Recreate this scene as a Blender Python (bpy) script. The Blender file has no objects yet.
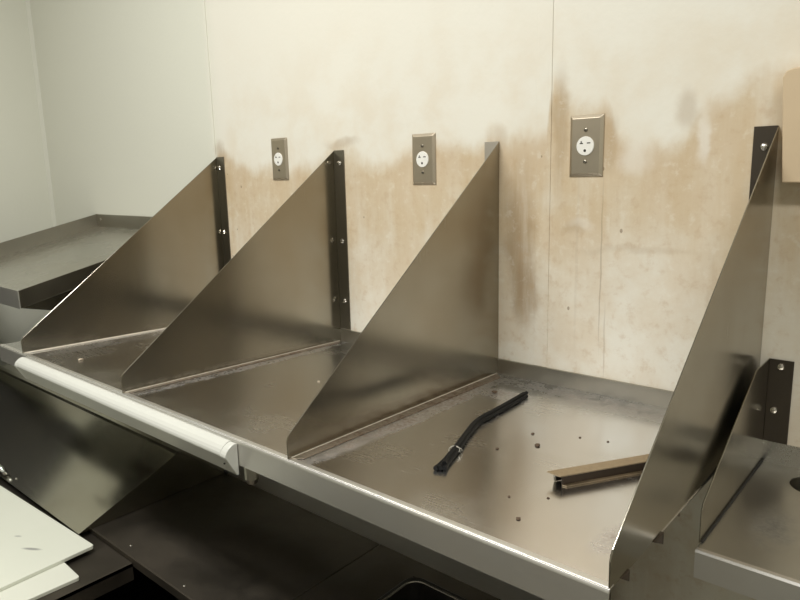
import bpy, bmesh, math, random
from mathutils import Vector, Matrix, noise
random.seed(7)
C = bpy.context.scene.collection
PI = math.pi

# ------------------------------------------------------------------ materials
class NT:
    """small node-tree helper"""
    def __init__(s, name):
        s.m = bpy.data.materials.new(name); s.m.use_nodes = True
        s.t = s.m.node_tree; s.t.nodes.clear()
        s.out = s.t.nodes.new('ShaderNodeOutputMaterial')
        s.b = s.t.nodes.new('ShaderNodeBsdfPrincipled')
        s.t.links.new(s.b.outputs[0], s.out.inputs[0])
        s.tc = s.t.nodes.new('ShaderNodeTexCoord')
        s.co = s.tc.outputs['Object']
    def link(s, v, sock):
        if isinstance(v, (int, float)): sock.default_value = v
        elif isinstance(v, (tuple, list)):
            n = len(sock.default_value); v = tuple(v)
            sock.default_value = v + (1.0,) if n == 4 and len(v) == 3 else v
        else: s.t.links.new(v, sock)
    def new(s, typ, **kw):
        n = s.t.nodes.new(typ)
        for k, v in kw.items(): setattr(n, k, v)
        return n
    def math(s, op, a, b=0.0, c=0.0, clamp=False):
        n = s.new('ShaderNodeMath', operation=op, use_clamp=clamp)
        s.link(a, n.inputs[0]); s.link(b, n.inputs[1]); s.link(c, n.inputs[2]); return n.outputs[0]
    def vmul(s, v, k):
        n = s.new('ShaderNodeVectorMath', operation='MULTIPLY'); s.link(v, n.inputs[0]); s.link(k, n.inputs[1]); return n.outputs[0]
    def vadd(s, v, k):
        n = s.new('ShaderNodeVectorMath', operation='ADD'); s.link(v, n.inputs[0]); s.link(k, n.inputs[1]); return n.outputs[0]
    def noise(s, scale, vec=None, detail=3, rough=.5, scl=None, col=False):
        n = s.new('ShaderNodeTexNoise'); v = vec or s.co
        if scl: v = s.vmul(v, scl)
        s.link(v, n.inputs['Vector']); n.inputs['Scale'].default_value = scale
        n.inputs['Detail'].default_value = detail; n.inputs['Roughness'].default_value = rough
        return n.outputs['Color'] if col else n.outputs[0]
    def ramp(s, v, a, b, lo=0.0, hi=1.0):
        n = s.new('ShaderNodeMapRange', interpolation_type='SMOOTHSTEP')
        s.link(v, n.inputs['Value']); s.link(a, n.inputs['From Min']); s.link(b, n.inputs['From Max'])
        s.link(lo, n.inputs['To Min']); s.link(hi, n.inputs['To Max']); return n.outputs[0]
    def mix(s, f, a, b):
        n = s.new('ShaderNodeMix', data_type='RGBA'); s.link(f, n.inputs[0]); s.link(a, n.inputs[6]); s.link(b, n.inputs[7]); return n.outputs[2]
    def warp(s, amp, scale, scl=None):
        c = s.noise(scale, detail=4, scl=scl, col=True)
        return s.vadd(s.co, s.vmul(s.vadd(c, (-.5, -.5, -.5)), (amp, amp, amp)))
    def blob(s, vec, c, r, rot=0.0, axis='z', soft=.5):
        """soft ellipse at c with radii r (0 on an axis = ignore it)"""
        v = s.vadd(vec, (-c[0], -c[1], -c[2]))
        if rot:
            n = s.new('ShaderNodeVectorRotate', rotation_type={'x': 'X_AXIS', 'y': 'Y_AXIS', 'z': 'Z_AXIS'}[axis])
            s.link(v, n.inputs['Vector']); n.inputs['Angle'].default_value = -rot; v = n.outputs[0]
        v = s.vmul(v, tuple(1/q if q else 0 for q in r))
        n = s.new('ShaderNodeVectorMath', operation='LENGTH'); s.link(v, n.inputs[0])
        return s.ramp(n.outputs['Value'], 1-soft, 1+soft, 1.0, 0.0)
    def bump(s, h, strength, dist=.001):
        n = s.new('ShaderNodeBump'); s.link(h, n.inputs['Height']); n.inputs['Strength'].default_value = strength
        n.inputs['Distance'].default_value = dist; s.t.links.new(n.outputs[0], s.b.inputs['Normal'])
    def set(s, col=None, rough=None, metal=None):
        if col is not None: s.link(col, s.b.inputs['Base Color'])
        if rough is not None: s.link(rough, s.b.inputs['Roughness'])
        if metal is not None: s.link(metal, s.b.inputs['Metallic'])
        return s.m

def steel(name, base=(.56, .55, .52), rough=.26, grain=(60, 60, 2), dirt=None, smear=.12, dcol=(.16, .10, .06), bump=.04):
    n = NT(name)
    g = n.noise(9, scl=grain, detail=3, rough=.6)
    big = n.noise(5, detail=4)
    fine = n.noise(38, detail=4)
    r = n.math('ADD', n.math('MULTIPLY', g, .10), rough-.05)
    r = n.math('ADD', r, n.ramp(big, .42, .68, 0.0, smear))
    col = n.mix(n.ramp(big, .35, .7, 0, .35), base, tuple(c*k for c, k in zip(base, (.82, .76, .66))))
    metal = 1.0
    if dirt:
        mask = None
        vec = n.warp(.018, 22)
        for (c, rr, rot, amp, soft) in dirt:
            m = n.math('MULTIPLY', n.blob(vec, c, rr, rot, soft=soft), amp)
            mask = m if mask is None else n.math('MAXIMUM', mask, m)
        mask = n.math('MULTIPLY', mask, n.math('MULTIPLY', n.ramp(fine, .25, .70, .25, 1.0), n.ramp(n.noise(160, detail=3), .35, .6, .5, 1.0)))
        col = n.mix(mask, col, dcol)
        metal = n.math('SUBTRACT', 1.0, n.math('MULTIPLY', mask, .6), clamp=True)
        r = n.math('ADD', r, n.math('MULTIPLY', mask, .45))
    n.set(col, r, metal)
    n.bump(g, bump*.35, .0003)
    return n.m

def plain(name, col, rough=.5, metal=0.0, var=.08, scale=30, bump=0.0):
    n = NT(name); f = n.noise(scale, detail=4)
    n.set(n.mix(f, tuple(c*(1-var) for c in col), tuple(min(1, c*(1+var)) for c in col)), rough, metal)
    if bump: n.bump(n.noise(scale*6), bump, .001)
    return n.m

# ------------------------------------------------------------------ wall material (world coordinates: walls sit at the origin)
def wall_paint(name, stained):
    n = NT(name)
    clean = n.mix(n.noise(2.5, detail=3), (.70, .70, .61), (.74, .74, .655))
    col = clean
    if stained:
        sep = n.new('ShaderNodeSeparateXYZ'); n.link(n.co, sep.inputs[0]); X, Z = sep.outputs[0], sep.outputs[2]
        col = n.mix(n.ramp(X, -.70, -.60, 0, 1), (.74, .74, .65), (.81, .785, .70))
        # upper rim of the grease stain, as a curve of x
        fc = n.new('ShaderNodeFloatCurve')
        pts = [(-.70, .10), (-.655, .12), (-.645, .50), (-.60, .50), (-.50, .455), (-.40, .455), (-.30, .45), (-.20, .46), (-.13, .49), (-.08, .495),
               (.0, .465), (.08, .455), (.13, .49), (.20, .505), (.28, .495), (.36, .50), (.43, .49), (.475, .48), (.487, .575), (.54, .55), (.60, .535), (.625, .47), (.68, .455),
               (.73, .47), (.77, .53), (.82, .545), (.90, .58), (1.0, .56), (1.1, .5)]
        x0, x1 = -.75, 1.15
        cv = fc.mapping.curves[0]
        while len(cv.points) > 2: cv.points.remove(cv.points[-2])
        cv.points[0].location = (0, .05); cv.points[-1].location = (1, .45)
        for px, pz in pts: cv.points.new((px-x0)/(x1-x0), pz)
        fc.mapping.update()
        wob = n.noise(7, detail=5, scl=(1, 1, .45), rough=.6)
        n.link(n.math('DIVIDE', n.math('SUBTRACT', X, x0), x1-x0), fc.inputs['Value'])
        top = n.math('ADD', fc.outputs[0], n.math('MULTIPLY', n.math('SUBTRACT', wob, .5), .13))
        d = n.math('SUBTRACT', top, Z)                      # >0 inside the stain
        inside = n.ramp(d, -.022, .035)
        rim = n.math('MULTIPLY', n.ramp(d, -.02, .02), n.ramp(d, .02, .13, 1, .35))
        low = n.ramp(Z, -.02, .34, .18, 1.0)
        streak = n.noise(14, detail=5, scl=(1.6, 1, .16), rough=.65)
        patch = n.noise(6, detail=5, rough=.6)
        s = n.math('MULTIPLY', inside, low)
        s = n.math('MULTIPLY', s, n.ramp(streak, .28, .66, .62, 1.0))
        s = n.math('MULTIPLY', s, n.ramp(patch, .30, .60, .60, 1.0))
        # paler field low on the right half of the wall
        v = n.warp(.10, 9)
        pale = n.math('MAXIMUM', n.blob(v, (.66, 0, .16), (.14, 0, .14), soft=.5), n.math('MULTIPLY', n.blob(v, (.53, 0, .06), (.14, 0, .09), soft=.5), .8))
        s = n.math('MULTIPLY', s, n.math('SUBTRACT', 1.0, n.math('MULTIPLY', pale, .65)))
        col = n.mix(s, col, (.58, .445, .27))
        # faint yellowing well above the stain's rim
        halo = n.math('MULTIPLY', n.ramp(d, -.42, 0.0), n.ramp(patch, .40, .66, 0.0, .55))
        col = n.mix(n.math('MULTIPLY', halo, n.ramp(X, -.62, -.55)), col, (.73, .64, .50))
        col = n.mix(n.math('MULTIPLY', rim, n.math('MULTIPLY', n.ramp(patch, .44, .62), .35)), col, (.52, .37, .22))
        # two darker brown patches right of the third divider, then brown smears
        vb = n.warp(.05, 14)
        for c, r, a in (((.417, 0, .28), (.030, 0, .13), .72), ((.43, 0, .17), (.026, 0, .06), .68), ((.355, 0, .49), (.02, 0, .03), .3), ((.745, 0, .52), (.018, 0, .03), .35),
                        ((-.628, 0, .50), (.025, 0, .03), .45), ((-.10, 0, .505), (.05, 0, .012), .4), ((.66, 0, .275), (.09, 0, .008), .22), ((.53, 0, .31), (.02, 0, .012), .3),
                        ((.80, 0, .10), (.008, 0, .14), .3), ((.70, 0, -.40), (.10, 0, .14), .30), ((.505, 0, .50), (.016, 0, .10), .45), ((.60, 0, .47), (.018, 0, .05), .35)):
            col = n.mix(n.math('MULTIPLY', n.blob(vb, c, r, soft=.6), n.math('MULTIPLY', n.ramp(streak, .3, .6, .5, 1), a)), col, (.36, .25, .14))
        # drip lines under the right-hand outlet
        vd = n.warp(.012, 8)
        for c, r, a in (((.596, 0, .24), (.0014, 0, .15), .45), ((.545, 0, .25), (.003, 0, .18), .10), ((.607, 0, .09), (.0016, 0, .07), .3)):
            col = n.mix(n.math('MULTIPLY', n.blob(vd, c, r, soft=.4), a), col, (.33, .25, .17))
        mot = n.noise(34, detail=5, rough=.7)
        col = n.mix(n.math('MULTIPLY', inside, n.ramp(mot, .50, .68, 0, .30)), col, (.50, .34, .19))
        col = n.mix(n.math('MULTIPLY', inside, n.ramp(mot, .46, .32, 0, .30)), col, (.82, .79, .70))
        # white scuffs
        for c, r, a in (((.55, 0, .318), (.028, 0, .008), .35), ((.77, 0, .47), (.010, 0, .04), .6), ((.655, 0, .44), (.03, 0, .03), .5)):
            col = n.mix(n.math('MULTIPLY', n.blob(vb, c, r, soft=.6), a), col, (.84, .81, .74))
        # specks of dried grease
        vo = n.new('ShaderNodeTexVoronoi'); n.link(n.vmul(n.co, (1, 1, .7)), vo.inputs['Vector']); vo.inputs['Scale'].default_value = 30
        sc = n.new('ShaderNodeSeparateColor'); n.link(vo.outputs['Color'], sc.inputs[0])
        sp = n.math('MULTIPLY', n.math('LESS_THAN', vo.outputs['Distance'], .085), n.math('GREATER_THAN', sc.outputs[0], .78))
        col = n.mix(n.math('MULTIPLY', n.math('MULTIPLY', sp, inside), .6), col, (.20, .13, .08))
    n.set(col, .42, 0.0)
    n.b.inputs['Specular IOR Level'].default_value = .35
    n.bump(n.noise(75, detail=3), .2, .002)
    return n.m

# ------------------------------------------------------------------ mesh helpers
def box(bm, x0, x1, y0, y1, z0, z1):
    v = [bm.verts.new(p) for p in ((x0, y0, z0), (x1, y0, z0), (x1, y1, z0), (x0, y1, z0), (x0, y0, z1), (x1, y0, z1), (x1, y1, z1), (x0, y1, z1))]
    for f in ((3, 2, 1, 0), (4, 5, 6, 7), (0, 1, 5, 4), (1, 2, 6, 5), (2, 3, 7, 6), (3, 0, 4, 7)): bm.faces.new([v[i] for i in f])
    return v

def hull(bm, a, b):
    """closed prism between two equal vertex loops"""
    A = [bm.verts.new(p) for p in a]; B = [bm.verts.new(p) for p in b]; n = len(A)
    bm.faces.new(A[::-1]); bm.faces.new(B)
    for i in range(n): bm.faces.new((A[i], A[(i+1) % n], B[(i+1) % n], B[i]))

def tube(bm, pts, r, seg=12, cap=True, flat=1.0):
    rings = []
    for i, p in enumerate(pts):
        p = Vector(p); t = (Vector(pts[min(i+1, len(pts)-1)])-Vector(pts[max(i-1, 0)])).normalized()
        up = Vector((0, 0, 1)) if abs(t.z) < .9 else Vector((0, 1, 0))
        a = t.cross(up).normalized(); b = a.cross(t)
        rr = r[i] if isinstance(r, (list, tuple)) else r
        rings.append([bm.verts.new(p+a*math.cos(k*2*PI/seg)*rr+b*math.sin(k*2*PI/seg)*rr*flat) for k in range(seg)])
    for A, B in zip(rings, rings[1:]):
        for k in range(seg): bm.faces.new((A[k], A[(k+1) % seg], B[(k+1) % seg], B[k]))
    if cap: bm.faces.new(rings[0][::-1]); bm.faces.new(rings[-1])

def lathe_y(bm, c, prof, seg=28):
    """profile of (radius, distance out of the wall) turned about the -y axis"""
    rings = []
    for r, h in prof: rings.append([bm.verts.new((c[0]+r*math.cos(k*2*PI/seg), c[1]-h, c[2]+r*math.sin(k*2*PI/seg))) for k in range(seg)])
    for A, B in zip(rings, rings[1:]):
        for k in range(seg): bm.faces.new((A[k], A[(k+1) % seg], B[(k+1) % seg], B[k]))
    bm.faces.new(rings[0][::-1]); bm.faces.new(rings[-1])

def obj(name, bm, mat, parent=None, bevel=0, seg=2, smooth=False, **props):
    bmesh.ops.recalc_face_normals(bm, faces=bm.faces)
    me = bpy.data.meshes.new(name); bm.to_mesh(me); bm.free()
    o = bpy.data.objects.new(name, me); C.objects.link(o)
    if mat: me.materials.append(mat)
    if parent: o.parent = parent; o.matrix_parent_inverse = Matrix.Translation(-Vector(parent.location)) if parent.type == 'EMPTY' and not parent.parent else Matrix()
    if smooth:
        for p in me.polygons: p.use_smooth = True
    if bevel:
        m = o.modifiers.new('bevel', 'BEVEL'); m.width = bevel; m.segments = seg; m.limit_method = 'ANGLE'; m.angle_limit = .6; m.harden_normals = False
    for k, v in props.items(): o[k] = v
    return o

def thing(name, label, cat, loc=(0, 0, 0), group=None):
    o = bpy.data.objects.new(name, None); C.objects.link(o); o.location = loc; o.empty_display_size = .05
    o['label'] = label; o['category'] = cat
    if group: o['group'] = group
    return o
B = bmesh.new

# ------------------------------------------------------------------ shared materials
M = {}
M['steel'] = steel('brushed_steel', grain=(60, 60, 60), smear=.05)
M['divider'] = steel('divider_steel', base=(.37, .345, .29), rough=.20, grain=(4, 90, 2), smear=.06, bump=.03)
M['flange'] = steel('flange_steel', base=(.26, .24, .20), rough=.30, grain=(60, 60, 2))
M['lip'] = steel('lip_steel', base=(.80, .79, .77), rough=.42, grain=(2, 60, 90), smear=.04, bump=0)
M['rim'] = steel('backsplash_steel', base=(.40, .385, .34), rough=.30, grain=(2, 60, 60), smear=.1)
M['darkflange'] = steel('dark_reflection_flange_steel', base=(.11, .095, .08), rough=.34)  # flange steel copy with a dark room reflection put into its colour
M['brightflange'] = steel('bright_reflection_flange_steel', base=(.62, .58, .52), rough=.45)  # lighter copy for the third divider, bright reflection put into the colour
M['darkbrown'] = plain('dark_brown_web', (.045, .03, .018), .6, .2, var=.3)  # near-black brown for the offcut's front web and the underside channels
M['screw'] = plain('screw_metal', (.62, .59, .54), .22, 1.0)
M['white_plastic'] = plain('white_plastic', (.64, .645, .60), .28, var=.03, scale=12)
M['dark'] = plain('dark_slot', (.02, .018, .015), .6)
M['black_rubber'] = plain('black_rubber', (.008, .008, .008), .55, var=.3, scale=80, bump=.2)

# main deck: brushed steel with burnt-on residue
D = .612
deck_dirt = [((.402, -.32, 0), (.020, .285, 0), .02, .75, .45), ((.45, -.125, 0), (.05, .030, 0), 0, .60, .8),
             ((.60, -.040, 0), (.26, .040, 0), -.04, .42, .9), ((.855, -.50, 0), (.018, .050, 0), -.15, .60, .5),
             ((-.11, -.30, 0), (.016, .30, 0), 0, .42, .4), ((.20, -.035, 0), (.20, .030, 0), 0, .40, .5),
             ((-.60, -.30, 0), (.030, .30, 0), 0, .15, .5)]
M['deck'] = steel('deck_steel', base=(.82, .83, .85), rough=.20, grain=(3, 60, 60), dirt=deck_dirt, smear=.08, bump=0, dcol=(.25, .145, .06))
M['deck_small'] = steel('small_shelf_steel', base=(.56, .55, .51), rough=.30, grain=(3, 60, 60), smear=.1, dcol=(.07, .055, .04),
                        dirt=[((.965, -.235, 0), (.022, .050, 0), .1, .65, .7)])
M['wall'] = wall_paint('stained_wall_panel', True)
M['plain_wall'] = wall_paint('plain_wall_panel', False)

# ------------------------------------------------------------------ the room
XL, XR, YF, ZF, ZC = -1.883, 3.0, -3.3, -1.30, 1.85
def struct(name, bm, mat, **k):
    o = obj(name, bm, mat, **k); o['kind'] = 'structure'; return o
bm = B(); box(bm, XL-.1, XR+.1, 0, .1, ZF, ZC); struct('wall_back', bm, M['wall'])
bm = B(); box(bm, XL-.1, XL, YF, 0, ZF, ZC); struct('wall_left', bm, M['plain_wall'])
bm = B(); box(bm, XR, XR+.1, YF, 0, ZF, ZC); struct('wall_right', bm, M['plain_wall'])
bm = B(); box(bm, XL-.1, XR+.1, YF-.1, YF, ZF, ZC); struct('wall_front', bm, plain('far_wall_paint', (.60, .59, .54), .6))
bm = B(); box(bm, XL-.1, XR+.1, YF-.1, .1, ZF-.1, ZF)
n = NT('quarry_tile_floor'); br = n.new('ShaderNodeTexBrick'); n.link(n.co, br.inputs['Vector']); br.offset = 0
br.inputs['Scale'].default_value = 1; br.inputs['Brick Width'].default_value = .15; br.inputs['Row Height'].default_value = .15; br.inputs['Mortar Size'].default_value = .006
br.inputs['Color1'].default_value = (.15, .14, .105, 1); br.inputs['Color2'].default_value = (.13, .12, .09, 1); br.inputs['Mortar'].default_value = (.06, .055, .05, 1)
struct('floor', bm, n.set(br.outputs[0], .5))
bm = B(); box(bm, XL-.1, XR+.1, YF-.1, .1, ZC, ZC+.1); struct('ceiling', bm, plain('ceiling_tile', (.55, .54, .50), .8, bump=.2))
# panel battens on the back wall
bm = B(); box(bm, .4535, .4845, -.0015, 0, .0182, ZC); struct('trim_1', bm, M['wall'], bevel=.0012, seg=3)
bm = B(); box(bm, -.668, -.651, -.0030, 0, .0182, ZC); struct('trim_2', bm, M['wall'], bevel=.0012)
bm = B(); hull(bm, [(XL, 0, ZF), (XL+.012, 0, ZF), (XL, -.012, ZF)], [(XL, 0, ZC), (XL+.012, 0, ZC), (XL, -.012, ZC)]); struct('trim_3', bm, M['plain_wall'])
bm = B(); box(bm, XL, XL+.003, -.41, -.385, ZF, ZC); struct('trim_4', bm, M['plain_wall'], bevel=.001)

# ------------------------------------------------------------------ big wall shelf with four triangular dividers
ZB = -.0165                                              # the deck sags a little towards the wall
LX, RX = -.812, .889
def dz(y): return ZB*(1+y/D)
shelf = thing('wall_shelf', 'long stainless steel wall shelf divided by four tall triangular panels', 'shelf', (0, 0, ZB))
T = .0018
bm = B()
hull(bm, [(LX, -D, 0), (LX, 0, ZB), (LX, 0, ZB-T), (LX, -D, -T)], [(RX-.0012, -D, 0), (RX-.0012, 0, ZB), (RX-.0012, 0, ZB-T), (RX-.0012, -D, -T)])
obj('deck', bm, M['deck'], shelf)
bm = B()                                                 # front lip: rolled over the top, turned down, small return
prof = [(-D+.010, .0006), (-D+.004, .0006), (-D+.0015, .0003), (-D-.0004, -.0008), (-D-.0015, -.0026), (-D-.0020, -.0045), (-D-.0020, -.043), (-D+.012, -.0432), (-D+.012, -.0415), (-D-.0002, -.0413), (-D-.0002, -.006), (-D+.0035, -.0014), (-D+.010, -.0014)]
hull(bm, [(LX, y, z) for y, z in prof], [(RX, y, z) for y, z in prof])
obj('front_lip', bm, M['lip'], shelf)
bm = B(); box(bm, LX, RX-.002, -.0022, -.0002, ZB-.004, .0175); box(bm, LX, RX-.002, -.006, -.0002, .0165, .0180)
obj('backsplash', bm, M['rim'], shelf)
div_x = [(-.655, -.648, 1), (-.139, -.1315, 1), (.3775, .3655, -1), (.889, .884, -1)]
HT, HN = .4855, .036
for i, (xf, xb, side) in enumerate(div_x):
    bm = B(); zb = 0
    z4 = -.003 if i == 3 else 0.0008
    rnd = [(-D+.0005, z4), (-D, HN-.006), (-D+.0018, HN), (-D+.006, HN+.0055)]
    prof = [(-.001, HT), (-.001, dz(0)+z4), (-.30, dz(-.30)+z4)] + rnd
    def X(y): return xf+(xb-xf)*(1+y/D)
    # the free edge is folded over: a slightly rounded, doubled hem
    hull(bm, [(X(y)-.0018, y, z) for y, z in prof], [(X(y), y, z) for y, z in prof])
    dv = obj('divider_panel', bm, M['divider'], shelf, bevel=.0004, seg=1)
    bm = B(); a, b = (xb, xb+.037) if side > 0 else (xb-.036, xb-.001)
    box(bm, a, b, -.0024, -.0004, .020 if i < 3 else ZB, HT+.001)
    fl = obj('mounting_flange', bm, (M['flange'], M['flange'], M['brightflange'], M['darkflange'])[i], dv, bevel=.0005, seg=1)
    sx = a+.019 if side > 0 else a+.017
    for zz in ((.454, .255, .097) if i else (.454, .258, .06)):
        bm = B(); lathe_y(bm, (sx-(.0 if i else .008), -.0024, zz), [(.0065, 0), (.0065, .0010), (.0048, .0030), (.002, .0040)], 14)
        obj('screw', bm, M['screw'], dv, smooth=False)
    if i < 3:                                            # foot flange lying on the deck
        w = (.006, .014, .0225)[i]
        bm = B(); hull(bm, [(X(-D+.004), -D+.004, dz(-D)+.0002), (X(-D+.004)+w*.75, -D+.018, dz(-D)+.0002), (X(-.006)+w, -.03, dz(-.03)+.0002), (X(-.006), -.006, dz(0)+.0002)],
                       [(X(-D+.004), -D+.004, dz(-D)+.0026), (X(-D+.004)+w*.75, -D+.018, dz(-D)+.0018), (X(-.006)+w, -.03, dz(-.03)+.0018), (X(-.006), -.006, dz(0)+.0026)])
        if 'footflange' not in M: M['footflange'] = steel('foot_flange_steel', base=(.48, .43, .36), rough=.36, grain=(60, 3, 60), smear=.2, dcol=(.17, .11, .065), dirt=[((0, -.28, 0), (0, .30, 0), 0, .95, .5)])
        if 'bead' not in M: M['bead'] = plain('pale_sealant', (.62, .57, .49), .5, var=.25, scale=60)
        obj('foot_flange', bm, M['footflange'] if i else M['bead'], dv)
        bm = B(); tube(bm, [(X(y)+.0012, y, dz(y)+.0026) for y in (-D+.006, -.45, -.30, -.15, -.01)], .0012, 6)
        obj('sealant_bead', bm, M['bead'], dv)
# stiffening channels under the deck; their cut ends stick out past the last divider as small dark tabs
for yb, yf, h in ((-.561, -.583, .0145), (-.457, -.487, .016)):
    bm = B(); zt = dz(yb)-T
    box(bm, LX+.02, RX-.02, yf, yb, zt-h, zt-.0002)
    hull(bm, [(RX-.02, yf, zt), (RX-.02, yb, zt), (RX-.02, yb, zt-h)], [(RX+.001, yf, zt), (RX+.001, yb, zt), (RX+.001, yb, zt-h)])
    obj('underside_channel', bm, M['darkbrown'], shelf)
bm = B(); tube(bm, [(.251, -.590, -.020), (.251, -.590, -.074), (.251, -.590, -.083)], [.0125, .0125, .009], 18)
obj('support_post', bm, M['rim'], shelf)

# ------------------------------------------------------------------ small shelf at the right
small = thing('wall_shelf', 'small lower steel shelf at right with round hole and low side panel', 'shelf', (1.2, 0, -.074))
ZS, DS, SX, SR = -.0745, .354, .8985, 1.55
bm = B(); hc, hr = (.988, -.058), .036                   # deck with a round hole
outer = [(SX, -DS), (SR, -DS), (SR, -.001), (SX, -.001)]
N = 32
top = [bm.verts.new((hc[0]+hr*math.cos(k*2*PI/N), hc[1]+hr*math.sin(k*2*PI/N), ZS)) for k in range(N)]
bot = [bm.verts.new((v.co.x, v.co.y, ZS-.0018)) for v in top]
def edge_pt(a):                                          # hits the rectangle from the hole's centre
    dx, dy = math.cos(a), math.sin(a); t = 1e9
    if dx > 1e-9: t = min(t, (SR-hc[0])/dx)
    if dx < -1e-9: t = min(t, (SX-hc[0])/dx)
    if dy > 1e-9: t = min(t, (-.001-hc[1])/dy)
    if dy < -1e-9: t = min(t, (-DS-hc[1])/dy)
    return (hc[0]+dx*t, hc[1]+dy*t)
angs = sorted([(k*2*PI/N, None) for k in range(N)] + [(math.atan2(y-hc[1], x-hc[0]) % (2*PI), (x, y)) for x, y in outer])
ot = []
for a, c in angs:
    p = c or edge_pt(a); ot.append((a, bm.verts.new((p[0], p[1], ZS)), c is not None))
for i in range(len(ot)):
    a, v, corner = ot[i]; a2, v2, corner2 = ot[(i+1) % len(ot)]
    k = int(a/(2*PI/N)+1e-6) % N
    if corner2 and not corner: bm.faces.new((top[k], v, v2))
    elif corner: bm.faces.new((top[k], v, v2, top[(k+1) % N])) if not corner2 else bm.faces.new((top[k], v, v2))
    else: bm.faces.new((top[k], v, v2, top[(k+1) % N]))
for k in range(N): bm.faces.new((top[k], top[(k+1) % N], bot[(k+1) % N], bot[k]))
obj('deck', bm, M['deck_small'], small)
bm = B(); pr = [(-DS+.006, ZS+.0006), (-DS, ZS), (-DS-.002, ZS-.003), (-DS-.002, ZS-.040), (-DS+.010, ZS-.040), (-DS+.010, ZS-.0385), (-DS, ZS-.038), (-DS, ZS-.004), (-DS+.006, ZS-.001)]
hull(bm, [(SX, y, z) for y, z in pr], [(SR, y, z) for y, z in pr]); obj('front_lip', bm, M['lip'], small)
bm = B(); box(bm, SX, SR, -.0022, -.0002, ZS-.002, -.0370); obj('backsplash', bm, M['steel'], small)
bm = B(); pr = [(-.001, .108), (-.085, .108), (-.098, .103), (-.330, -.018), (-.336, -.028), (-.336, ZS+.0004), (-.001, ZS+.0004)]
hull(bm, [(SX-.0018, y, z) for y, z in pr], [(SX, y, z) for y, z in pr])
sp = obj('side_panel', bm, M['divider'], small, bevel=.0004, seg=1)
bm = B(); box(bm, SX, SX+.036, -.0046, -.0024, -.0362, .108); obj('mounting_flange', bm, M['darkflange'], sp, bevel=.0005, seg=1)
for q in ((.916, .097), (.911, .021)):
    bm = B(); lathe_y(bm, (q[0], -.0046, q[1]), [(.0062, 0), (.0062, .0012), (.005, .0040), (.002, .0052)], 14); obj('screw', bm, M['screw'], sp)
bm = B(); tube(bm, [(SX+.0012, y, ZS+.0012) for y in (-.333, -.25, -.12, -.006)], .0020, 6); obj('black_seam', bm, M['dark'], sp)

# ------------------------------------------------------------------ sloping shelf at the left, behind the first divider
sl = thing('slanted_shelf', 'steel rack shelf sloping down from the wall in the left corner', 'shelf', (-1.17, 0, .247))
m_, z0 = .224, .2475
def tz(y): return z0+m_*y
TL, TR, TD = -1.484, -.866, .530
bm = B(); hull(bm, [(TL, -TD, tz(-TD)), (TL, 0, z0), (TL, 0, z0-.002), (TL, -TD, tz(-TD)-.002)], [(TR, -TD, tz(-TD)), (TR, 0, z0), (TR, 0, z0-.002), (TR, -TD, tz(-TD)-.002)]); obj('deck', bm, M['steel'], sl)
bm = B(); box(bm, TL, TR, -TD-.0018, -TD, tz(-TD)-.052, tz(-TD)+.0006); obj('front_lip', bm, M['lip'], sl, bevel=.0006)
bm = B(); hull(bm, [(TR, -TD, tz(-TD)+.0006), (TR, 0, z0+.0006), (TR, 0, z0-.045), (TR, -TD, tz(-TD)-.050)], [(TR+.0018, -TD, tz(-TD)+.0006), (TR+.0018, 0, z0+.0006), (TR+.0018, 0, z0-.045), (TR+.0018, -TD, tz(-TD)-.050)]); obj('side_lip', bm, M['flange'], sl, bevel=.0006)
bm = B(); box(bm, TL, TR, -.0022, -.0002, z0-.004, .295); obj('backsplash', bm, M['rim'], sl)
bm = B(); hull(bm, [(TL, -TD, tz(-TD)-.001), (TL, -.0022, z0-.001), (TL, -.0022, .2955), (TL, -TD, tz(-TD)+.0475)], [(TL+.002, -TD, tz(-TD)-.001), (TL+.002, -.0022, z0-.001), (TL+.002, -.0022, .2955), (TL+.002, -TD, tz(-TD)+.0475)]); obj('side_rim', bm, M['rim'], sl)
bm = B(); box(bm, TL+.002, TL+.0032, -TD, -.003, 0, .0012)
bm.free()
bm = B(); lathe_y(bm, (-1.452, -.0022, .275), [(.005, 0), (.005, .001), (.003, .003)], 12); obj('screw', bm, M['screw'], sl)
bm = B(); a = -.848; b_ = -.846
pr = [(-TD+.004, .0785), (-.0005, .200), (-.0005, -.055)]
hull(bm, [(TR-.004, y, z) for y, z in pr], [(TR-.0022, y, z) for y, z in pr]); obj('support_bracket', bm, M['divider'], sl)

# ------------------------------------------------------------------ white rail clipped to the front lip
rail = thing('ticket_rail', 'long white ticket rail clipped along the front lip of the shelf', 'rail', (-.2, -.614, -.05))
def railprof(): # (out from the lip, z)
    p = [(.0005, -.004), (.005, -.0028), (.011, -.0045), (.0165, -.0078), (.0210, -.0125), (.0235, -.0170), (.0243, -.0205), (.0236, -.0235), (.0215, -.0265), (.0040, -.0590), (.0005, -.0590)]
    return p
yb = -D-.0024
RPR = railprof(); RA, RB = -.640, .2515
bm = B(); hull(bm, [(RA+.012, yb-o, z) for o, z in RPR], [(RB-.016, yb-o, z) for o, z in RPR]); obj('rail_body', bm, M['white_plastic'], rail)
for xa, xb_ in ((RB-.0155, RB), (RA, RA+.0115)):
    bm = B(); hull(bm, [(xa, yb-o*1.04, z-.0004) for o, z in RPR], [(xb_, yb-o*1.04, z-.0004) for o, z in RPR]); ec = obj('end_cap', bm, M['white_plastic'], rail, bevel=.0012)
    if xb_ == RB:
        bm = B(); lathe_y(bm, (RB-.006, yb-.0225, -.033), [(.0016, 0), (.0016, .002)], 8); obj('screw', bm, M['dark'], ec)

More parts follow.
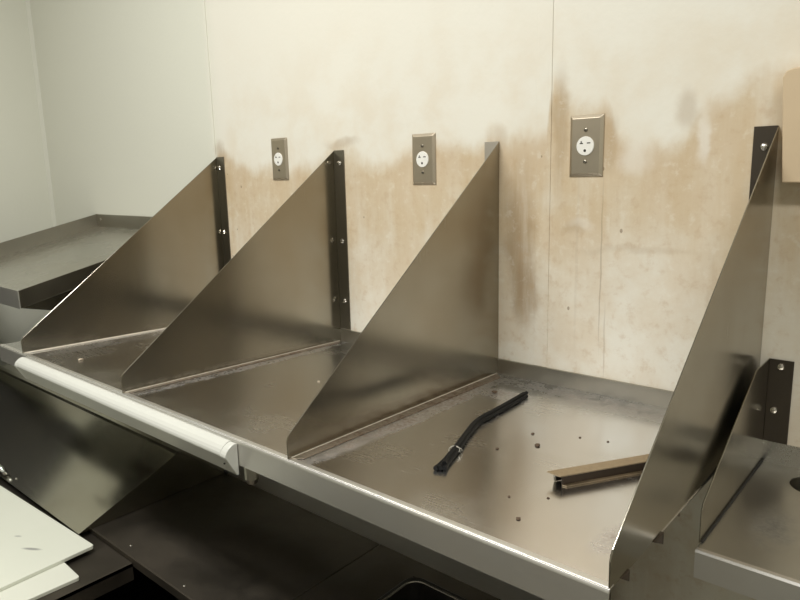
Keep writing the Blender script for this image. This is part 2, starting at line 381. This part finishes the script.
# ------------------------------------------------------------------ wall outlets
M['plate'] = steel('outlet_plate_steel', base=(.52, .46, .37), rough=.40, grain=(90, 60, 3), smear=.1)
M['receptacle'] = plain('receptacle_white', (.86, .85, .80), .35, var=.03)
def outlet(x, z, label):
    t = thing('wall_outlet', label, 'outlet', (x, 0, z), 'steel outlets on the stained wall')
    bm = B(); w, h, o, d = .0340, .0572, .0062, .0062
    lo = [(x+a*w, -.0001, z+b*h) for a, b in ((-1, -1), (1, -1), (1, 1), (-1, 1))]
    mi = [(x+a*w, -.0016, z+b*h) for a, b in ((-1, -1), (1, -1), (1, 1), (-1, 1))]
    hi = [(x+a*(w-o), -d, z+b*(h-o)) for a, b in ((-1, -1), (1, -1), (1, 1), (-1, 1))]
    L = [[bm.verts.new(p) for p in q] for q in (lo, mi, hi)]
    for A, Bq in zip(L, L[1:]):
        for k in range(4): bm.faces.new((A[k], A[(k+1) % 4], Bq[(k+1) % 4], Bq[k]))
    bm.faces.new(L[0][::-1]); bm.faces.new(L[2])
    obj('cover_plate', bm, M['plate'], t, bevel=.0012, seg=3)
    bm = B(); lathe_y(bm, (x, -d, z), [(.0178, -.001), (.0178, .0012), (.0170, .0022), (.012, .0024)], 32)
    rc = obj('receptacle', bm, M['receptacle'], t, label='round white socket face')
    yy = -d-.0024
    bm = B(); box(bm, x-.0105, x-.0040, yy-.0004, yy+.001, z+.0040, z+.0058); box(bm, x-.0085, x-.0068, yy-.0004, yy+.001, z+.0058, z+.0095); obj('slot', bm, M['dark'], rc)
    bm = B(); box(bm, x+.0040, x+.0108, yy-.0004, yy+.001, z+.0045, z+.0064); obj('slot', bm, M['dark'], rc)
    bm = B(); lathe_y(bm, (x, yy+.001, z-.0085), [(.0026, 0), (.0026, .0014)], 14); obj('ground_hole', bm, M['dark'], rc)
    for s in (1, -1):
        bm = B(); lathe_y(bm, (x, -d, z+s*.0295), [(.0038, -.0005), (.0036, .0008), (.002, .0014)], 14); sc = obj('screw', bm, M['flange'], t)
        bm = B(); box(bm, x-.0030, x+.0030, -d-.0017, -d-.0009, z+s*.0295-.0005, z+s*.0295+.0005); obj('screw_slot', bm, M['dark'], sc)
outlet(-.3473, .4712, 'leftmost steel wall outlet, between the first and second divider tops')
outlet(.1642, .4555, 'middle steel wall outlet, just left of the third divider top')
outlet(.5598, .4683, 'largest looking steel wall outlet, right of the vertical wall batten')

# ------------------------------------------------------------------ tan box at the right edge
bm = B(); y0, y1 = -.042, 0
fr = [(.902, .398), (.8915, .555), (.896, .564), (.906, .567), (1.12, .575), (1.12, .395)]
hull(bm, [(x, y0, z) for x, z in fr], [(x, y1, z) for x, z in fr])
M['tan'] = plain('tan_cardboard', (.60, .47, .31), .65, var=.07, scale=14)
bx_ = thing('cardboard_box', 'tan cardboard box fixed to the wall above the small right shelf', 'box', (1.0, 0, .398))
obj('carton', bm, M['tan'], bx_, bevel=.002)
bm = B(); box(bm, .93, 1.11, -.0426, -.0420, .47, .4707); obj('flap_seam', bm, plain('tan_cardboard_edge', (.5, .39, .26), .7), bx_)

# ------------------------------------------------------------------ bundle of black cord on the deck
def smooth_path(P, n=8):
    out = []
    for i in range(len(P)-1):
        p0, p1, p2, p3 = (Vector(P[max(i-1, 0)]), Vector(P[i]), Vector(P[i+1]), Vector(P[min(i+2, len(P)-1)]))
        for k in range(n):
            t = k/n; out.append(.5*((2*p1)+(p2-p0)*t+(2*p0-5*p1+4*p2-p3)*t*t+(3*p1-p0-3*p2+p3)*t**3))
    out.append(Vector(P[-1])); return out
M['black_rubber'].node_tree.nodes['Principled BSDF'].inputs['Specular IOR Level'].default_value = .2
cord = thing('cord_bundle', 'bundle of black rubber cord tied with wire, lying on the shelf', 'cord', (.53, -.32, dz(-.32)))
base = [(.579, -.496), (.570, -.466), (.553, -.416), (.531, -.357), (.512, -.300), (.507, -.240), (.502, -.172), (.497, -.108)]
for k, (off, zz, e0, e1) in enumerate(((-.0036, .0032, .002, .012), (0, .0040, -.002, .0), (.0036, .0032, -.006, -.006), (.0004, .0080, -.012, -.010))):
    P = []
    for i, (x, y) in enumerate(base):
        s = off*(1.5 if i in (0, 7) else 1.0)
        yy = y-(e0 if i == 0 else 0)+(e1 if i == 7 else 0)
        P.append((x+s, yy, dz(yy)+zz+.0006))
    bm = B(); pts = smooth_path(P); tube(bm, pts, .0038, 10)
    obj('cord_strand', bm, M['black_rubber'], cord, smooth=False)
M['tie'] = plain('wire_tie', (.60, .58, .52), .35, .6)
for y, tlt in ((-.428, .003), (-.422, -.005)):
    cx_ = .5565; pts = []
    for k in range(17):
        a = k*2*PI/16; pts.append((cx_+.0082*math.cos(a), y+.35*.0082*math.cos(a)+tlt*math.sin(a), dz(y)+.0060+.0056*math.sin(a)))
    bm = B(); tube(bm, pts, .0007, 6, cap=False); obj('wire_tie', bm, M['tie'], cord)

# ------------------------------------------------------------------ short metal channel offcut on the deck
M['tanmetal'] = steel('grimy_channel_steel', base=(.48, .39, .27), rough=.38, grain=(60, 60, 60), smear=.3, dirt=[((.78, -.37, 0), (.06, .09, 0), 0, .5, .8)], dcol=(.33, .24, .15))
ch = thing('metal_channel', 'short brown steel channel offcut lying against the right divider', 'channel', (.78, -.37, dz(-.37)))
a0 = Vector((.7390, -.4250, 0)); b0 = Vector((.8420, -.2440, 0)); t = (b0-a0).normalized(); s = Vector((-t.y, t.x, 0))  # s points left and back
w, h, th = .0175, .0165, .0016
def chan(pr, name, mat):
    bm = B()
    hull(bm, [(a0+s*u+t*e)+Vector((0, 0, dz(a0.y)+.0004+v)) for u, v, e in pr], [(b0+s*u)+Vector((0, 0, dz(b0.y)+.0004+v)) for u, v, e in pr]); return obj(name, bm, mat, ch)
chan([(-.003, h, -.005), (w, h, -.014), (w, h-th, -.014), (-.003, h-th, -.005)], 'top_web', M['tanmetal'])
chan([(0, 0, 0), (th, 0, 0), (th, h-th, 0), (0, h-th, 0)], 'side_web', M['darkbrown'])
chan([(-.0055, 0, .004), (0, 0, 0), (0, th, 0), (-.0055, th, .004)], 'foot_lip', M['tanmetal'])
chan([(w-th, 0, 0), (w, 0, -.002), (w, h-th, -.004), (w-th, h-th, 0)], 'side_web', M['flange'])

# ------------------------------------------------------------------ crumbs
M['crumb'] = plain('burnt_crumb', (.10, .065, .04), .8, var=.4, scale=200)
M['palecrumb'] = plain('pale_crumb', (.50, .42, .32), .8, var=.2, scale=200)
def crumb_mesh(seed, flatn=.5):
    bm = B(); bmesh.ops.create_icosphere(bm, subdivisions=2, radius=1)
    for v in bm.verts:
        f = 1+.45*noise.noise(v.co*1.4+Vector((seed*7.1, 0, 0))); v.co = Vector((v.co.x*f*1.2, v.co.y*f, v.co.z*f*flatn))
    me = bpy.data.meshes.new('crumb'); bm.to_mesh(me); bm.free(); return me
cm = [crumb_mesh(i) for i in range(3)]
for me in cm: me.materials.append(M['crumb'])
cp = crumb_mesh(9); cp.materials.append(M['palecrumb'])
dark = [((.609, -.277), .0030, 'beside the cord middle'), ((.677, -.242), .0022, 'behind the metal channel'), ((.720, -.230), .0022, 'toward the back right'), ((.640, -.318), .0048, 'left of the metal channel'),
        ((.741, -.545), .0032, 'near the front right edge'), ((.700, -.500), .0022, 'in front of the channel'), ((.742, -.470), .0020, 'below the channel end'), ((.598, -.370), .0030, 'right of the cord'), ((.437, -.128), .0060, 'at the back beside the third divider')]
for i, ((x, y), r, where) in enumerate(dark):
    r *= .78
    o = bpy.data.objects.new('crumb', cm[i % 3]); C.objects.link(o); o.location = (x, y, dz(y)+r*.42+(.0 if i < 8 else .001)); o.scale = (r, r*1.3, r); o.rotation_euler = (0, 0, i*1.3)
    o['label'] = 'dark burnt crumb on the right shelf bay, ' + where; o['category'] = 'crumb'; o['group'] = 'dark crumbs in the right shelf bay'
for i, ((x, y), r, where) in enumerate([((.205, -.187), .0045, 'toward the back'), ((.235, -.240), .0035, 'close to the third divider'), ((-.478, -.545), .0050, 'in the first bay near the white rail'), ((.105, -.30), .003, 'in the middle of the bay')]):
    o = bpy.data.objects.new('crumb', cp); C.objects.link(o); o.location = (x, y, dz(y)+r*.42); o.scale = (r, r, r*.8); o.rotation_euler = (0, 0, i)
    o['label'] = 'pale crumb on the dull shelf deck, ' + where; o['category'] = 'crumb'; o['group'] = 'pale crumbs on the left shelf bays'

bm = B()                                                 # dark cup added under the hole to block light from below
lo = [bm.verts.new((hc[0]+.03*math.cos(k*2*PI/N), hc[1]+.03*math.sin(k*2*PI/N), ZS-.05)) for k in range(N)]
hi = [bm.verts.new((hc[0]+(hr+.002)*math.cos(k*2*PI/N), hc[1]+(hr+.002)*math.sin(k*2*PI/N), ZS-.002)) for k in range(N)]
bm.faces.new(lo[::-1])
for k in range(N): bm.faces.new((lo[k], lo[(k+1) % N], hi[(k+1) % N], hi[k]))
obj('hole_light_blocker', bm, M['flange'], small)

# ------------------------------------------------------------------ tall dark cabinet standing by the left wall (mostly seen mirrored in the steel)
cab = thing('tall_cabinet', 'tall black metal cabinet standing against the left wall', 'cabinet', (-1.73, -1.0, ZF))
M['blackmetal'] = plain('black_painted_metal', (.03, .028, .025), .45)
bm = B(); box(bm, XL+.001, -1.60, -1.55, -.43, ZF, .26); obj('cabinet_body', bm, M['blackmetal'], cab, bevel=.004)
for yy in (-1.545, -.985):
    bm = B(); box(bm, -1.60, -1.588, yy, yy+.55, ZF+.08, .25); dr = obj('door', bm, M['blackmetal'], cab, bevel=.002)
    bm = B(); tube(bm, [(-1.588, yy+.5, -.30), (-1.565, yy+.5, -.29), (-1.565, yy+.5, -.16), (-1.588, yy+.5, -.15)], .005, 10); obj('handle', bm, M['screw'], dr)

# ------------------------------------------------------------------ prep table under the shelf
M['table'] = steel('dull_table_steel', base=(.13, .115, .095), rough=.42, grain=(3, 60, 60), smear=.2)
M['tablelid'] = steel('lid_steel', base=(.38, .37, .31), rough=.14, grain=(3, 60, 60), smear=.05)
tb = thing('prep_table', 'dark stainless refrigerated prep table under the shelf', 'table', (-.5, -.6, ZF))
ZT = -.350; TX0, TX1 = -1.57, .665
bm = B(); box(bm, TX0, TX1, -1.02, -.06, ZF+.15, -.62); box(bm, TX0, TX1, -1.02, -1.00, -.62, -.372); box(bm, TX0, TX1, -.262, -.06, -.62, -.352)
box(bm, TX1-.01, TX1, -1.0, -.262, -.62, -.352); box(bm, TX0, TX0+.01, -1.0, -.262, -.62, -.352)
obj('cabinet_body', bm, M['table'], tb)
for sx in (TX0+.06, TX1-.06):
    for sy in (-.96, -.12):
        bm = B(); tube(bm, [(sx, sy, ZF), (sx, sy, ZF+.15)], .02, 12); obj('leg', bm, M['steel'], tb)
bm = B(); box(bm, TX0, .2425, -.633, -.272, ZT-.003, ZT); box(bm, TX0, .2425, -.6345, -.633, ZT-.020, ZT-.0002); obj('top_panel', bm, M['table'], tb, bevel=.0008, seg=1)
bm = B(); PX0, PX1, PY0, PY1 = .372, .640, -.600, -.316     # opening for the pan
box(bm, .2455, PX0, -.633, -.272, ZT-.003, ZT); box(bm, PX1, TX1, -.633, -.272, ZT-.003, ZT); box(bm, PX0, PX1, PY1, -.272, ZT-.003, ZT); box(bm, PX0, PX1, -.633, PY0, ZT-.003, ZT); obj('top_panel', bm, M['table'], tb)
for q in ((-.175, -.612), (.045, -.618)):
    bm = B(); bmesh.ops.create_uvsphere(bm, u_segments=10, v_segments=6, radius=.003)
    for v in bm.verts: v.co = Vector((v.co.x+q[0], v.co.y+q[1], v.co.z*.5+ZT))
    obj('rivet', bm, M['screw'], tb)
bm = B(); box(bm, TX0, TX1, -.272, -.264, ZT-.02, -.200); box(bm, TX0, TX1, -.264, -.12, -.208, -.200); obj('rear_riser', bm, M['lip'], tb, bevel=.001, seg=1)
bm = B(); box(bm, TX0, -.127, -1.0, -.6350, -.370, -.3612); box(bm, -.1285, -.127, -1.0, -.6350, -.40, -.3606); obj('board_ledge', bm, M['table'], tb, bevel=.0008, seg=1)
# sloping hood over the left half
lx0, lx1, sl_ = TX0+.02, -.311, .4065
pr = [(-.664, ZT+.0003), (-.664, ZT+.0010), (-.412, ZT+.004+.244*sl_), (-.405, ZT+.004+.244*sl_+.004), (-.392, ZT+.004+.244*sl_+.006), (-.280, ZT+.004+.244*sl_+.006), (-.280, ZT+.0015)]
bm = B(); hull(bm, [(lx0, y, z) for y, z in pr], [(lx1, y, z) for y, z in pr]); hd = obj('sloping_hood', bm, M['tablelid'], tb, bevel=.001, seg=1)
bm = B(); hz = ZT+.026; tube(bm, [(-1.15, -.655, hz-.018), (-1.15, -.660, hz-.004), (-1.14, -.662, hz), (-.79, -.662, hz), (-.772, -.661, hz-.002), (-.766, -.655, hz-.018)], .0065, 14)
obj('handle', bm, plain('chrome', (.85, .85, .88), .08, 1.0, var=.02), hd, smooth=True)
bm = B(); bmesh.ops.create_uvsphere(bm, u_segments=10, v_segments=6, radius=.003)
for v in bm.verts: v.co = Vector((v.co.x-.712, v.co.y-.648, v.co.z+ZT+.008))
obj('screw', bm, M['screw'], hd)

# pan let into the table
def rrect(x0, x1, y0, y1, r, z, n=6):
    out = []
    for cx, cy, a in ((x1-r, y1-r, 0), (x0+r, y1-r, 90), (x0+r, y0+r, 180), (x1-r, y0+r, 270)):
        for k in range(n+1):
            t_ = math.radians(a+90*k/n); out.append((cx+r*math.cos(t_), cy+r*math.sin(t_), z))
    return out
pan = thing('food_pan', 'black food pan with shiny rounded rim set in the prep table', 'pan', (.505, -.46, -.50))
bm = B(); L = []
for ins, z, r in ((.0, ZT+.0012, .030), (.002, ZT+.0025, .028), (.008, ZT-.004, .024), (.022, -.48, .02), (.030, -.49, .016)):
    L.append([bm.verts.new(p) for p in rrect(PX0-.004+ins, PX1+.004-ins, PY0-.004+ins, PY1+.004-ins, r, z)])
for A, Bq in zip(L, L[1:]):
    for k in range(len(A)): bm.faces.new((A[k], A[(k+1) % len(A)], Bq[(k+1) % len(A)], Bq[k]))
bm.faces.new(L[-1]); obj('pan_body', bm, plain('black_pan', (.02, .018, .016), .3), pan)
bm = B(); P = rrect(PX0+.006, PX1-.006, PY0+.006, PY1-.006, .026, ZT+.001); P.append(P[0]); tube(bm, P, .0022, 8, cap=False); obj('rim', bm, plain('pan_rim', (.30, .28, .25), .22, .9), pan)

# cutting boards
def board(cx, cy, zlo, lx, ly, rot, mat, label, name='cutting_board'):
    bm = B(); P = rrect(-lx/2, lx/2, -ly/2, ly/2, .006, 0, 4)
    hull(bm, P, [(x, y, .008) for x, y, z in P])
    o = obj(name, bm, mat, bevel=.0012); o.location = (cx, cy, zlo); o.rotation_euler = (0, 0, rot)
    o['label'] = label; o['category'] = 'cutting board'; o['group'] = 'white cutting boards on the prep table'; return o
n = NT('white_cutting_board'); v = n.warp(.02, 20)
col = n.mix(n.noise(4, detail=4), (.66, .68, .58), (.74, .75, .66))
col = n.mix(n.math('MULTIPLY', n.blob(v, (.02, -.02, 0), (.05, .035, 0), soft=.7), .45), col, (.70, .62, .36))
for c, r, a in (((.235, .062, 0), (.020, .004, 0), .75), ((.155, .067, 0), (.008, .003, 0), .5)): col = n.mix(n.math('MULTIPLY', n.blob(n.co, c, r, rot=.5, soft=.5), a), col, (.20, .20, .20))
n.set(col, .42); n.bump(n.noise(120, scl=(1, 6, 1)), .1, .0006)
LXB, LYB = .66, .30
rot = math.radians(2.6); c_, s_ = math.cos(rot), math.sin(rot)
cxu = -.232-(LXB/2*c_-LYB/2*s_); cyu = -.665-(LXB/2*s_+LYB/2*c_)
board(cxu, cyu, -.353, LXB, LYB, rot, n.m, 'upper white cutting board, larger in view, lying on another board')
rot = math.radians(-2.0); c_, s_ = math.cos(rot), math.sin(rot)
board(-.152-(.30*c_-.13*s_), -.732-(.30*s_+.13*c_), -.3611, .60, .26, rot, plain('white_board_lower', (.70, .71, .62), .42, var=.04, scale=10), 'lower white cutting board peeking out beneath the upper one')

# ------------------------------------------------------------------ ceiling lights (above and behind the camera)
def lamp(x, y, sx, sy, power, label, col=(1, .985, .935)):
    t = thing('ceiling_light', label, 'ceiling light', (x, y, ZC-.05), 'fluorescent fittings on the ceiling')
    bm = B(); box(bm, x-sx/2-.03, x+sx/2+.03, y-sy/2-.03, y+sy/2+.03, ZC-.045, ZC-.0005); obj('housing', bm, plain('white_enamel', (.8, .8, .78), .4), t)
    ld = bpy.data.lights.new('fluorescent_tubes', 'AREA'); ld.shape = 'RECTANGLE'; ld.size = sx; ld.size_y = sy; ld.energy = power; ld.color = col
    o = bpy.data.objects.new('fluorescent_tubes', ld); C.objects.link(o); o.location = (x, y, ZC-.048)
lamp(-.2, -1.25, 1.15, .28, 36, 'fluorescent fitting on the ceiling in front of the shelf')
lamp(1.75, -1.6, 1.15, .28, 26, 'fluorescent fitting on the ceiling behind the camera')

w = bpy.data.worlds.new('world'); bpy.context.scene.world = w; w.use_nodes = True
w.node_tree.nodes['Background'].inputs[0].default_value = (.9, .88, .8, 1); w.node_tree.nodes['Background'].inputs[1].default_value = .01

# ------------------------------------------------------------------ camera
r = Vector((.7576295, .6522464, -.0239210)); u = Vector((-.1051249, .1581176, .9818083)); d = Vector((-.6441633, .7413323, -.1883619))
cd = bpy.data.cameras.new('camera'); cam = bpy.data.objects.new('camera', cd); C.objects.link(cam)
m = Matrix.Identity(4)
for i in range(3): m[i][0] = r[i]; m[i][1] = u[i]; m[i][2] = -d[i]; m[i][3] = (1.13708, -1.21641, .42810)[i]
cam.matrix_world = m; cd.sensor_width = 36; cd.lens = 666.369*36/800; cd.clip_start = .02
S = bpy.context.scene; S.camera = cam
vs = S.view_settings; vs.view_transform = 'Standard'; vs.look = 'None'; vs.gamma = 1; vs.use_curve_mapping = False; vs.exposure = 0.22
